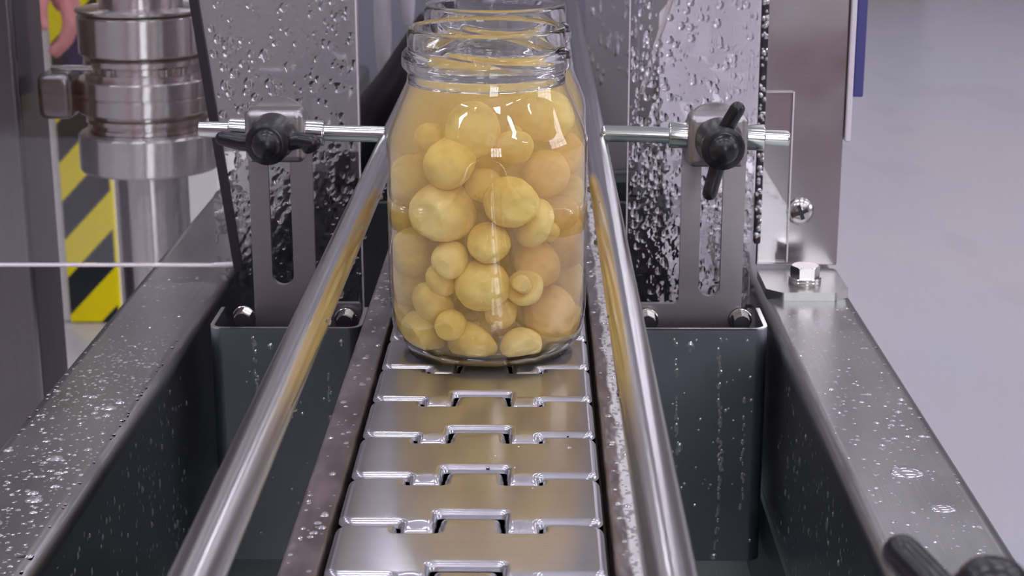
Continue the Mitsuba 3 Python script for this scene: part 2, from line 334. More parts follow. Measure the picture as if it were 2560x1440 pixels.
# ---------------------------------------------------------------- conveyor frame
z = lambda h: ZC + h
fr = thing('conveyor', 'stainless steel conveyor frame with two wide wet side rails', 'conveyor')
part(fr, 'side_rail', rbox(-.2025, -.152, .22, 1.75, z(-.140), z(-.040), .007, 24), 'rail_steel', 40, label='left steel side rail with many small water drops')
part(fr, 'side_rail', rbox(.1395, .190, .22, 1.75, z(-.140), z(-.040), .007, 24), 'rail_steel', 40, label='right steel side rail carrying the foot plate')
tray = cat(pbox(-.150, .1375, .22, 1.7, z(-.196), z(-.192)), pbox(-.1525, -.150, .22, 1.7, z(-.196), z(-.135)), pbox(.1375, .1405, .22, 1.7, z(-.196), z(-.135)))
part(fr, 'drip_tray', tray, 'tray_steel', False)
for sx in (-1, 1):
    part(fr, 'chain_bed', rbox(*sorted((sx * .0435, sx * .0557)), .22, 1.7, z(-.030), z(-.004), .0015), 'wear_strip_plastic', 40, label='dark wet wear strip beside the chain')
    part(fr, 'bed_wall', pbox(*sorted((sx * .0445, sx * .0550)), .22, 1.7, z(-.10), z(-.030)), 'tray_steel', False)
part(fr, 'return_bed', pbox(-.0435, .0435, .22, 1.7, z(-.10), z(-.020)), 'tray_steel', False)
for yy in (.34, 1.45):
    part(fr, 'cross_beam', pbox(-.152, .1395, yy, yy + .04, z(-.192), z(-.100)) if yy > 1 else pbox(-.152, .1395, .23, .27, z(-.192), z(-.14)), 'tray_steel', False)
    for xx in (-.1775, .165):
        part(fr, 'leg', rbox(xx - .02, xx + .02, yy, yy + .04, 0.012, z(-.139), .003), 'column_steel')
        part(fr, 'leg_foot', moved(lathe([(0, 0), (.03, 0), (.03, .006), (.012, .012), (.012, .03), (0, .03)], 24), (xx, yy + .02, 0)), 'black_rubber')

# ---------------------------------------------------------------- chain
def link_mesh():
    W, P, R = .0825, .0381, .0026
    front, back = -P / 2 + .0009, P / 2 - .0009             # front faces the camera (-y)
    hw = W / 2
    t0, t1 = .1300 * W, .2610 * W                           # tabs between these distances from the centre line
    body = sbox(-hw, front, hw, back)
    notch = sbox(-t0 + .0002, front - .01, t0 - .0002, front + .0072)
    tabs = [sbox(*sorted((s * t0, s * t1))[:1], front - .0062, sorted((s * t0, s * t1))[1], front + .004) for s in (-1, 1)]
    tongue = sbox(-t0 + .0013, back - .004, t0 - .0013, back + .0058)
    pock = [sbox(sorted((s * (t0 - .0009), s * (t1 + .0009)))[0], back - .0056, sorted((s * (t0 - .0009), s * (t1 + .0009)))[1], back + .01) for s in (-1, 1)]
    poly = body.difference(notch).union(tongue)
    for t in tabs: poly = poly.union(t)
    for t in pock: poly = poly.difference(t)
    poly = poly.buffer(-.0012).buffer(.0012).buffer(.0010).buffer(-.0010)
    corner = sbox(-hw, front, hw, back).buffer(-.0045).buffer(.0045)
    poly = poly.intersection(corner.union(sbox(-.03, -1, .03, 1)))
    rings = [poly] + [poly.buffer(-R * (1 - math.cos(a))) for a in np.radians([25, 42, 58, 72, 84, 90])]
    pts = []
    for i, r in enumerate(rings):
        step = .0006 if i < 6 else .0008
        for g in getattr(r, 'geoms', [r]):
            L = g.exterior.length; n = int(L / step)
            pts += [g.exterior.interpolate(L * k / n).coords[0] for k in range(n)]
    first = int(sum(1 for _ in range(int(poly.exterior.length / .0006))))
    inner = poly.buffer(-R * 1.25)
    gx, gy = np.meshgrid(np.arange(-hw, hw, .0022), np.arange(front, back, .0020))
    pts += [(a, b) for a, b in zip(gx.ravel(), gy.ravel()) if inner.contains(Point(a, b))]
    pts = np.array(pts)
    tri = Delaunay(pts).simplices
    c = pts[tri].mean(1)
    tri = tri[[poly.buffer(1e-6).contains(Point(*q)) for q in c]]
    a = pts[tri]; ar = (a[:, 1, 0] - a[:, 0, 0]) * (a[:, 2, 1] - a[:, 0, 1]) - (a[:, 1, 1] - a[:, 0, 1]) * (a[:, 2, 0] - a[:, 0, 0])
    tri = np.where(ar[:, None] < 0, tri[:, ::-1], tri); tri = tri[np.abs(ar) > 1e-12]
    d = np.array([poly.exterior.distance(Point(*q)) for q in pts]); d[:first] = 0
    h = np.where(d < R, -(R - np.sqrt(np.maximum(R * R - (R - d) ** 2, 0))), 0.0)
    fwd = np.maximum(0, (front + .0015) - pts[:, 1])       # the hinge barrels curl down
    h = h - 42.0 * fwd ** 2
    bk = np.maximum(0, pts[:, 1] - (back + .0005)); h = h - 30.0 * bk ** 2
    v = np.column_stack([pts, h])
    # skirt
    n0 = first
    low = np.column_stack([pts[:n0], np.full(n0, -.0075)])
    k = np.arange(n0); k2 = (k + 1) % n0
    b = len(v)
    skirt = np.vstack([np.column_stack([k, b + k, b + k2]), np.column_stack([k, b + k2, k2])])
    m = trimesh.Trimesh(np.vstack([v, low]), np.vstack([tri, skirt]), process=False)
    return m
link = link_mesh()
ch = thing('slat_chain', 'polished steel slat top chain carrying the jars', 'conveyor chain')
link_ply = mikit.ply(link, 'chain_steel', 50)
for i in range(-4, 34):
    scene[number(ch + '__link')] = {**link_ply, 'to_world': T().translate([0, .4474 + .0381 * (i + .5), ZC])}
part(ch, 'guide_block', pbox(-.036, .036, .25, 1.69, z(-.019), z(-.0085)), 'dark_inside', False)

# ---------------------------------------------------------------- guide rails
gl = thing('guide_rail', 'left round steel guide rail running along the conveyor', 'guide rail')
part(gl, 'rail', rod((-.0523, .20, z(.053)), (-.0523, 1.6, z(.053)), .0058, 48), 'rod_steel', 40)
part(gl, 'cross_rod', rod((-.1462, .827, z(.0602)), (-.0545, .827, z(.0576)), .0040, 32), 'cross_steel', 40, label='short cross rod through the left clamp')
gr = thing('guide_rail', 'right round steel guide rail running along the conveyor', 'guide rail')
part(gr, 'rail', rod((.0492, .20, z(.053)), (.0492, 1.6, z(.053)), .0058, 48), 'rod_steel', 40)
part(gr, 'cross_rod', rod((.052, .827, z(.0583)), (.1447, .827, z(.0555)), .0040, 32, .0018), 'cross_steel', 40, label='short cross rod through the right clamp')

def knob(parent, c, wings, d=(0, -1, 0)):
    """A black wing knob: hub, ball and two blades; c is the foot of the hub, d its axis."""
    d = np.array(d, float)
    hub = lathe([(0, 0), (.0112, 0), (.0116, .002), (.0108, .012), (.0096, .0175), (.0103, .0185), (.0106, .020), (.0103, .0222), (.0088, .0234),
                 (.0074, .0236), (.0072, .0245), (.0066, .0262), (.0050, .0280), (.0025, .0291), (0, .0294)], 48)
    k = part(parent, 'knob', moved(hub, c, align=d), 'black_plastic', 40)
    base = np.array(c) + d * .017
    for w in wings:
        pts = [tuple(base + np.array(q[:3]) - d * 0) + (q[3],) for q in w]
        part(k, 'wing', soften(chain_hull(pts, 20), .0016, 6), 'black_plastic', True)

def guide_bracket(label, cx, cz, s, wings, topz, slotx, slotz):
    t = thing('guide_bracket', label, 'bracket')
    hw = .0159
    pl = sbox(cx - hw, z(-.105), cx + hw, z(topz - hw)).union(Point(cx, z(topz - hw)).buffer(hw, 32))
    ext = sbox(*sorted((cx, -s * .0692))[:1], z(-.105), sorted((cx, -s * .0692))[1], z(-.031)) if s < 0 else None
    inner = -.0692 if s < 0 else .0712
    ext = sbox(min(cx, inner), z(-.105), max(cx, inner), z(-.0308)).buffer(-.002).buffer(.002)
    pl = pl.union(ext).buffer(.003).buffer(-.003)
    slot = LineString([(slotx, z(slotz + .0055)), (slotx, z(cz + .004))]).buffer(.0055, 24)
    part(t, 'plate', plate_xz(pl.difference(slot), .833, .8365), 'bracket_steel', 30)
    cl = sbox(cx - .0146, z(cz - .0140), cx + .0146, z(cz + .0122)).buffer(-.0045).buffer(.0045, 16)
    m = plate_xz(cl, .8165, .8330)
    part(t, 'clamp_block', rbox(cx - .0146, cx + .0146, .8168, .8329, z(cz - .0140), z(cz + .0122), .0038, 24), 'bracket_steel', 40, label='rounded steel clamp block')
    for s2 in (-1, 1):
        a, b = cx + s2 * .0140, cx + s2 * .0235
        sl = -.028
        part(t, 'collar', rod((a, .827, z(cz + (a - cx) * sl)), (b, .827, z(cz + (b - cx) * sl)), .0064, 40, .0008), 'cross_steel', 40)
    knob(t, (cx, .8168, z(cz)), wings)
    return t
wl = [[(-.007, .001, -.001, .0042), (-.014, .002, -.0005, .0040), (-.0225, .0035, .001, .0036)], [(.007, .001, -.001, .0042), (.015, -.001, .001, .0040), (.0215, -.003, .0002, .0040), (.0190, -.002, -.002, .0034)]]
wr = [[(.001, .001, .007, .0040), (.0035, -.001, .013, .0037), (.0062, -.003, .0185, .0037)], [(-.001, .001, -.007, .0040), (-.003, .001, -.014, .0037), (-.0052, .000, -.0225, .0036)]]
bl = guide_bracket('slotted steel bracket left of the jar, its black wing knob turned level', -.1078, .0590, -1, wl, .0753, -.1085, -.0212)
br = guide_bracket('slotted steel bracket right of the jar, its black wing knob turned upright', .1085, .0568, 1, wr, .0723, .1078, -.0268)

def support_box(label, x0, x1, bolts):
    t = thing('support_channel', label, 'channel')
    outer = sbox(x0, .805, x1, .90).buffer(-.007).buffer(.007, 16)
    sheet = outer.difference(sbox(x0, .805, x1, .91).buffer(-.007).buffer(.007, 16).buffer(-.002)).intersection(sbox(-1, 0, 1, .842))
    ms = [plate_xy(g, z(-.160), z(-.0362)) for g in getattr(sheet, 'geoms', [sheet])]
    part(t, 'bent_sheet', cat(*ms), 'box_steel', 30)
    part(t, 'top_lip', cat(*[plate_xy(g, z(-.0362), z(-.0355)) for g in getattr(sheet, 'geoms', [sheet])]), 'bolt_steel', 30, label='bright cut edge of the bent sheet')
    for bx, bz in bolts:
        b = part(t, 'hex_bolt', moved(hexhead(.0044, .006), (bx, .8300, z(bz)), align=(0, -1, 0)), 'bolt_steel', 20)
        part(b, 'washer', moved(lathe([(0, 0), (.0056, 0), (.0058, .0004), (.0058, .0012), (.0055, .0015), (0, .0015)], 32), (bx, .8318, z(bz)), align=(0, -1, 0)), 'bolt_steel', 30)
    return t
support_box('bent steel channel under the left bracket, two hex bolts inside', -.1425, -.0665, [(-.1290, -.0375), (-.0770, -.0385)])
support_box('bent steel channel under the right bracket, two hex bolts inside', .0665, .1350, [(.0765, -.0385), (.1240, -.0385)])

# ---------------------------------------------------------------- right corner post
cp = thing('corner_post', 'scratched steel corner plate bolted on the right rail', 'steel plate')
part(cp, 'plate', rbox(.1425, .1876, .9200, .9225, z(-.0335), z(.42), .0008, 12), 'plate_steel', 40)
part(cp, 'side_flange', rbox(.1852, .1876, .9215, .960, z(-.0335), z(.42), .0008, 12), 'plate_steel', 40)
fp = sbox(.1430, .8700, .1868, .9195)
ch8 = .0075
fp = Polygon([(.1430, .9195), (.1430, .870 + ch8), (.1430 + ch8, .870), (.1868 - ch8, .870), (.1868, .870 + ch8), (.1868, .9195)]).buffer(-.003).buffer(.003, 12)
foot = plate_xy(fp, z(-.0399), z(-.0352))
part(cp, 'foot_plate', foot, 'foot_steel', 30, label='thick steel foot plate with cut corners')
hb = part(cp, 'hex_bolt', moved(hexhead(.0080, .0062), (.1654, .8905, z(-.0318))), 'bolt_steel', 20, label='hex bolt on the foot plate')
wsh = lathe([(0, 0), (.0084, 0), (.0087, .0005), (.0087, .0012), (.0083, .0017), (0, .0017)], 40)
part(hb, 'washer', moved(wsh, (.1654, .8905, z(-.0352))), 'bolt_steel', 30); part(hb, 'washer', moved(wsh, (.1654, .8905, z(-.0335)), ), 'bolt_steel', 30)
dome = m3.Manifold.sphere(.0092, 64).translate([0, 0, -.0050]) ^ m3.Manifold.cube([.03, .03, .01], True).translate([0, 0, .005])
cross = (m3.Manifold.cube([.0086, .0022, .007], True) + m3.Manifold.cube([.0022, .0086, .007], True)).rotate([0, 0, 20]).translate([0, 0, .0045])
cross = cross + m3.Manifold.cylinder(.006, .0012, .0020, 16).translate([0, 0, .0015])
sc = tm(dome - cross)
shade_cross = trimesh.util.concatenate([pbox(-.0040, .0040, -.0010, .0010, .0012, .0027), pbox(-.0010, .0010, -.0040, .0040, .0012, .0027)]); shade_cross.apply_transform(trimesh.transformations.rotation_matrix(math.radians(20), (0, 0, 1)))  # dark inset that paints the shade inside the cross slot
screw = part(cp, 'screw', moved(sc, (.1658, .9200, z(-.0026)), align=(0, -1, 0)), 'bolt_steel', 30, label='pan head screw with a cross slot')
part(screw, 'recess_shade', moved(shade_cross, (.1658, .9200, z(-.0026)), align=(0, -1, 0)), 'dark_inside', False, label='dark cross inset standing in for shade in the screw head')
part(cp, 'clear_flap', pbox(.1432, .1590, .9172, .9186, z(-.031), z(.064)), 'acrylic', False, label='narrow clear strip on the plate')
part(cp, 'flap_edge', pbox(.1590, .1598, .9172, .9186, z(-.031), z(.064)), 'acrylic_edge', False)
part(cp, 'seal', rbox(.1402, .1440, .9140, .9196, z(-.02), z(.42), .0012, 12), 'black_rubber', 40, label='dark seal along the wet panel')
sp = thing('side_panel', 'clear side panel with a blue film strip, right of the corner plate', 'panel')
part(sp, 'pane', rbox(.1884, .1915, .9185, 1.30, z(.0365), z(.42), .0008, 8), 'acrylic_edge', 40)
part(sp, 'film', rbox(.1916, .1972, .9195, .96, z(.0610), z(.42), .0008, 8), 'blue_film', 40, label='blue protective film')

# ---------------------------------------------------------------- clear panels of the enclosure
def slab(poly, y0, y1): return plate_xz(poly, y0, y1)
edge = lambda zz: -.1462 - (zz + .034) * (.0170 / .1475)
dp = thing('door_panel', 'dry clear door panel at the left, in front of the pipe and steel column', 'panel')
part(dp, 'pane', slab(Polygon([(-.46, z(-.0328)), (edge(-.0328) - .002, z(-.0328)), (edge(.42) - .002, z(.42)), (-.46, z(.42))]), .9185, .9215), 'acrylic', False)
part(dp, 'lower_edge', rbox(-.46, edge(-.034) - .001, .9180, .9220, z(-.0348), z(-.0330), .0007, 8), 'acrylic_edge', 40, label='bright polished lower edge')
ss = slab(Polygon([(edge(-.036) - .0024, z(-.036)), (edge(-.036) + .0024, z(-.036)), (edge(.42) + .0024, z(.42)), (edge(.42) - .0024, z(.42))]), .9140, .9182)
part(dp, 'seal_strip', ss, 'black_rubber', False, label='dark slanting seal strip on its right edge')
part(dp, 'edge_cap', moved(soften(chain_hull([(-.160, 0, 0, .0014), (-.1475, 0, .0002, .0017)], 16), .001, 3), (0, .919, z(-.0335))), 'acrylic_edge', True)
wpl = thing('splash_panel', 'clear splash panel left of the jar opening, covered in water drops', 'panel')
part(wpl, 'pane', slab(Polygon([(-.1490, z(-.066)), (-.0775, z(-.066)), (-.0775, z(.42)), (edge(.42) + .001, z(.42)), (edge(-.03) + .001, z(-.03)), (-.1490, z(-.036))]), .9190, .9220), 'acrylic', False)
part(wpl, 'pane_edge', pbox(-.0775, -.0769, .9190, .9220, z(-.066), z(.42)), 'acrylic_edge', False)
wpr = thing('splash_panel', 'clear splash panel right of the jar opening, covered in water drops', 'panel')
part(wpr, 'pane', slab(Polygon([(.0705, z(-.066)), (.1392, z(-.066)), (.1392, z(.42)), (.0705, z(.42))]), .9190, .9220), 'acrylic', False)
part(wpr, 'pane_edge', pbox(.0699, .0705, .9190, .9220, z(-.066), z(.42)), 'acrylic_edge', False)

# ---------------------------------------------------------------- inside the machine
single('machine_wall', rbox(-.225, .262, 1.80, 1.805, 0.002, z(.50), .001, 8), 'mid_sheet', 'dark grey sheet wall of the filling machine, seen through the jar opening', 'wall')
single('machine_sheet', moved(plate_xz(Polygon([(-.0600, -.01), (.0364, -.01), (.0364, .48), (-.0850, .48), (-.0780, .15), (-.0705, .0913)]), -.002, .002), (-.1350, 1.13, z(.0)), (1, 0, 0), math.radians(-4)), 'grey_sheet', 'grey machine sheet behind the left splash panel', 'sheet')
rs = plate_xz(Polygon([(-.040, -.13), (-.0115, -.13), (-.0115, -.036), (.036, -.036), (.036, .42), (-.005, .42), (-.005, .135), (-.047, .085), (-.047, .02)]), -.002, .002)
single('machine_sheet', moved(rs, (.149, 1.12, z(0)), (1, 0, 0), math.radians(-20)), 'white_sheet', 'bright pale machine sheet behind the right splash panel', 'sheet', 20)
single('brace_rod', rod((.0835, 1.03, z(.045)), (.118, 1.03, z(.16)), .0016, 16), 'acrylic_edge', 'pale slanting brace rod behind the upper left of the right splash panel', 'rod', 40)
for nx, nz, lab in ((-.0990, .034, 'wide'), (-.0795, .072, 'narrow')):
    single('filler_nozzle', moved(lathe([(0, 0), (.0035, 0), (.0050, .006), (.0068, .03), (.0068, .36), (0, .36)], 32), (nx, 1.32, z(nz - .02))), 'nozzle_paint', f'blurred {"longer" if lab == "wide" else "shorter"} steel nozzle hanging left of the jars inside the machine', 'nozzle', 40)
single('black_hose', tm(chain_hull([(-.058, 1.22, z(.066), .008), (-.074, 1.22, z(.040), .010), (-.084, 1.22, z(.022), .012), (-.097, 1.22, z(.004), .014), (-.118, 1.22, z(-.045), .014), (-.120, 1.22, z(-.12), .014)], 24)), 'black_rubber', 'thick black hose left of the jars inside the machine', 'hose', 40)
single('black_hose', tm(chain_hull([(-.068, 1.19, z(.020), .006), (-.086, 1.19, z(-.012), .006), (-.100, 1.19, z(-.05), .006), (-.100, 1.19, z(-.12), .006)], 20)), 'black_rubber', 'thin black hose left of the jars inside the machine', 'hose', 40)
single('inner_guard', rbox(.062, .110, 1.50, 1.504, z(-.10), z(.30), .001, 8), 'grey_sheet', 'grey guard sheet right of the jars inside the machine', 'sheet', 40)
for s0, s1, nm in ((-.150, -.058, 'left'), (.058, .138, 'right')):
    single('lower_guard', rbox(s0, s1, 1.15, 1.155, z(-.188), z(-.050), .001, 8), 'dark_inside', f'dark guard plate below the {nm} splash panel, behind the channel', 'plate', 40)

# ---------------------------------------------------------------- steel pipe with clamp fittings
pp = thing('pipe_riser', 'upright polished steel pipe with stacked clamp fittings, behind the door panel', 'pipe')
PX, PY = -.2575, 1.200
pm, puv = turned([(.026, 0), (.026, z(.40)), (0, z(.40))]); pm.apply_translation((PX, PY, 0))
part(pp, 'pipe', pm, 'turned_steel', True, uv=puv)
def ring(name, prof, label=None):
    m, uv = turned(prof); m.apply_translation((PX, PY, ZC))
    return part(pp, name, m, 'turned_steel', True, label, uv=uv)
ring('lower_ferrule', [(.025, -.0350), (.0480, -.0350), (.0492, -.0335), (.0492, -.0095), (.0475, -.0080), (.0400, -.0060), (.0395, -.0045), (.025, -.0045)])
ring('clamp_groove', [(.025, -.0060), (.0420, -.0060), (.0420, -.0035), (.0405, -.0030), (.0405, -.0005), (.0430, 0), (.0430, .0030), (.0400, .0040), (.0400, .0065), (.025, .0065)])
ring('clamp_band', [(.025, .0070), (.0470, .0070), (.0478, .0080), (.0478, .0178), (.0470, .0184), (.0470, .0192), (.0478, .0198), (.0478, .0296), (.0470, .0306), (.025, .0306)], 'split clamp band around the pipe')
ring('upper_groove', [(.025, .0306), (.0415, .0306), (.0420, .0350), (.0395, .0360), (.0395, .0400), (.0425, .0410), (.0425, .0445), (.0395, .0460), (.025, .0460)])
ring('upper_ferrule', [(.025, .0475), (.0440, .0475), (.0452, .0487), (.0452, .0735), (.0440, .0748), (.025, .0748)])
ring('top_flange', [(.025, .0765), (.0455, .0765), (.0460, .0775), (.0460, .0785), (.0440, .0792), (.0290, .0800), (.0290, .40), (.025, .40)])
lug = part(pp, 'clamp_lug', soften(m3.Manifold.batch_hull([m3.Manifold.sphere(.005, 16).translate([PX + dx, PY - .02 + dy, z(dz)]) for dx in (-.064, -.050) for dy in (-.008, .012) for dz in (.0095, .0315)]), .003, 5), 'column_steel', True, label='dark clamp lug on the left side of the fitting')
part(lug, 'lug_bolt', rod((PX - .060, PY - .022, z(.039)), (PX - .030, PY - .030, z(.0405)), .0022, 20), 'cross_steel', 40)
for a in (math.radians(-150), math.radians(-112), math.radians(-60), math.radians(-42)):
    part(pp, 'groove_stud', moved(lathe([(0, 0), (.0032, 0), (.0032, .005), (0, .005)], 16), (PX + .0415 * math.cos(a), PY + .0415 * math.sin(a), z(.0352))), 'pipe_steel', 30)
part(pp, 'foot_flange', moved(lathe([(.026, 0), (.07, 0), (.07, .01), (.03, .014), (.026, .03)], 48), (PX, PY, 0)), 'pipe_steel', 30)

col = thing('steel_column', 'dark square steel column at the far left, behind the door panel', 'column')
part(col, 'shaft', rbox(-.4350, -.3335, 1.150, 1.2200, .004, z(1.1), .0045, 16), 'column_steel', 40)
part(col, 'base_plate', rbox(-.47, -.30, 1.12, 1.26, 0, .008, .002), 'column_steel', 40)

# ---------------------------------------------------------------- jars
JX, JY = .0005, .668
BODY = [(.0322, .0006), (.0345, .0018), (.0372, .0048), (.0388, .0090), (.0396, .0140), (.0400, .0200), (.0401, .0400), (.0401, .0840), (.0399, .0865), (.0392, .0895),
        (.0380, .0925), (.0345, .1010), (.0322, .1065), (.0315, .1090), (.0313, .1110)]
BRINE = [(0, .0044), (.0315, .0044), (.0345, .0050), (.0366, .0075), (.0378, .0110), (.0386, .0200), (.0387, .0400), (.0387, .0840), (.0385, .0860), (.0378, .0888),
         (.0366, .0918), (.0331, .1003), (.0302, .1060), (.0276, .1085), (.0272, .1120), (0, .1120)]
def smooth_profile(pr, k=4):
    pr = np.array(pr); t = np.r_[0, np.cumsum(np.linalg.norm(np.diff(pr, axis=0), axis=1))]
    from scipy.interpolate import PchipInterpolator
    f = PchipInterpolator(t, pr); q = np.linspace(0, t[-1], len(pr) * k)
    return f(q)
def neck_mesh():
    nth, out = 240, []
    th = np.arange(nth) * 2 * math.pi / nth
    zs = np.linspace(.1085, .1288, 64)
    def bump(x, w): return np.exp(-(x / w) ** 4)
    def outer(zz):
        r = np.full(nth, .0311) + .0023 * bump(zz - .1168, .0034)
        for k in range(4):
            t = ((th - k * math.pi / 2 + .5) % (2 * math.pi)) / math.radians(82)
            zc = .1222 - .0048 * t
            r = r + np.where(t < 1, .0011 * np.exp(-((zz - zc) / .0008) ** 2) * SSn(t), 0)
        return r
    def SSn(t): return np.clip(t * 8, 0, 1) * np.clip((1 - t) * 8, 0, 1)
    rows = [np.stack([outer(zz) * np.cos(th), outer(zz) * np.sin(th), np.full(nth, zz)], 1) for zz in zs]
    for r, zz in ((.0310, .1295), (.0305, .1301), (.0297, .1304), (.0289, .1302), (.0283, .1296), (.0280, .1288), (.0279, .1250), (.0279, .1200), (.0281, .1150), (.0284, .1110), (.0290, .1090), (.0298, .1083), (.0306, .1082)):
        rows.append(np.stack([r * np.cos(th), r * np.sin(th), np.full(nth, zz)], 1))
    v = np.vstack(rows); R = len(rows)
    i, j = np.meshgrid(np.arange(R), np.arange(nth), indexing='ij')
    q = np.stack([i * nth + j, i * nth + (j + 1) % nth, ((i + 1) % R) * nth + (j + 1) % nth, ((i + 1) % R) * nth + j], -1).reshape(-1, 4)
    m = trimesh.Trimesh(v, np.vstack([q[:, [0, 1, 2]], q[:, [0, 2, 3]]]), process=False)
    if m.volume < 0: m.invert()
    return m
base_mesh = lathe(smooth_profile([(0, .0026), (.0270, .0022), (.0300, .0006), (.0315, .0002), (.0326, .0009), (.0342, .0022), (.0350, .0036), (.0340, .0041), (.0300, .0042), (0, .0042)], 3), 96)
body_mesh, brine_mesh = lathe(smooth_profile(BODY), 128), lathe(BRINE, 96)
if body_mesh.face_normals[np.argmin(abs(body_mesh.triangles_center[:, 2] - .05))] @ np.r_[body_mesh.triangles_center[np.argmin(abs(body_mesh.triangles_center[:, 2] - .05))][:2], 0] < 0: body_mesh.invert()
neck = neck_mesh()
body_ply, neck_ply, base_ply = mikit.ply(body_mesh, 'glass_sheet', 35), mikit.ply(neck, 'glass', 50), mikit.ply(base_mesh, 'glass', 40)
brine_ply = mikit.ply(brine_mesh, {'type': 'thindielectric', 'int_ior': 1.06}, 35)
BR = {'type': 'homogeneous', 'albedo': {'type': 'rgb', 'value': [0.95, 0.825, 0.43]}, 'sigma_t': 54.0, 'phase': {'type': 'hg', 'g': 0.2}}
scene['brine_medium'] = BR
def jar(x, y, label, brine_label):
    t = thing('glass_jar', label, 'jar')
    tw = T().translate([x, y, ZC])
    scene[t + '__body'] = {**body_ply, 'to_world': tw}
    scene[t + '__neck'] = {**neck_ply, 'to_world': tw}; labels[t + '__neck'] = {'label': 'threaded glass neck with a round rim'}
    scene[t + '__base'] = {**base_ply, 'to_world': tw}
    b = thing('brine', brine_label, 'brine', kind='stuff')
    scene[b] = {**brine_ply, 'to_world': tw, 'interior': {'type': 'ref', 'id': 'brine_medium'}}
jar(JX, JY, 'open glass jar full of yellow mushrooms in front on the chain', 'cloudy yellow brine filling the front jar')
jar(.0020, .7495, 'second open glass jar on the chain right behind the front jar', 'cloudy yellow brine filling the jar behind')

LIMZ = np.array([q[1] for q in BRINE[1:-2]]); LIMR = np.array([q[0] for q in BRINE[1:-2]]) - .0004
def mushroom_mesh(r, axis, seed, stem, center):
    rng = np.random.default_rng(seed)
    r = r * 1.06
    H = r * rng.uniform(.98, 1.12)
    a = np.linspace(0, math.pi / 2, 12)
    cap = [(r * math.sin(t) ** .92, H * math.cos(t) * .78) for t in a]
    cap[0] = (0, H * .78)
    cap += [(r * .985, -.10 * r), (r * .90, -.22 * r), (r * .76, -.27 * r), (r * .55, -.20 * r), (r * .30, -.12 * r), (0, -.12 * r)]
    m = lathe(smooth_profile(cap, 2), 40)
    sr = r * rng.uniform(.34, .44); sl = r * (rng.uniform(.75, 1.0) if stem == 1 else .45)
    st = lathe(smooth_profile([(0, -.05 * r), (sr * .9, -.05 * r), (sr, -.2 * r - sl * .3), (sr * 1.08, -.2 * r - sl * .8), (sr * .98, -.2 * r - sl), (sr * .6, -.2 * r - sl * 1.05), (0, -.2 * r - sl * 1.02)], 3), 28)
    ecc = rng.uniform(.93, 1.05, 2)
    out = []
    for part_, amp in ((m, .13), (st, .08)):
        v = part_.vertices.copy(); v[:, 0] *= ecc[0]; v[:, 1] *= ecc[1]
        nz = meshkit.fbm(v / r * 1.1 + seed * 3.7) - .5
        v *= (1 + amp * 2 * nz[:, None])
        v[:, 2] += .12 * v[:, 0] * rng.uniform(-1, 1)
        q = trimesh.Trimesh(v, part_.faces, process=False)
        q.apply_transform(trimesh.geometry.align_vectors([0, 0, 1], axis)); q.apply_translation(center)
        v = q.vertices.copy()
        v[:, 2] = np.clip(v[:, 2], .0050, .1060)
        rr = np.linalg.norm(v[:, :2], axis=1); lim = np.interp(v[:, 2], LIMZ, LIMR)
        s = np.where(rr > lim, lim / np.maximum(rr, 1e-9), 1); v[:, :2] *= s[:, None]
        q.vertices = v; out.append(q)
    return out
def put_mushroom(i, x, y, h, r, ax, stem, label, group=None, off=(JX, JY)):
    k = thing('mushroom', label, 'mushroom', group)
    c, s = mushroom_mesh(r, np.array(ax), i, stem, (x, y, h))
    mat = 'mushroom_orange' if (x > .010 and i % 3) else ('mushroom_pale' if i % 3 == 0 else 'mushroom_yellow')
    for nm, q in (('cap', c), ('stem', s)):
        q.apply_translation((off[0], off[1], ZC)); part(k, nm, q, mat, True)
for i, (x, y, h, r, ax, stem, lab) in enumerate(MUSHROOMS):
    if lab == 'h': put_mushroom(i, x, y, h, r, ax, stem, 'button mushroom deep inside the front jar, behind the others', 'mushrooms deep inside the front jar')
    else: put_mushroom(i, x, y, h, r, ax, stem, lab)
rng = np.random.default_rng(11)
for i, (x, y, h, r) in enumerate(HIDDEN):
    ax = rng.normal(size=3); ax /= np.linalg.norm(ax)
    put_mushroom(100 + i, x, y, h, r * 1.12, ax, 0, 'button mushroom deep inside the front jar, behind the others', 'mushrooms deep inside the front jar')
for i, (x, y, h, r, ax, stem, lab) in enumerate(MUSHROOMS):
    if i % 2 == 0 or i > 30: continue
    put_mushroom(200 + i, -x, -y, h, r, (-ax[0], -ax[1], ax[2]), 0, 'button mushroom in the jar behind the front one', 'mushrooms in the second jar', (.0020, .7495))

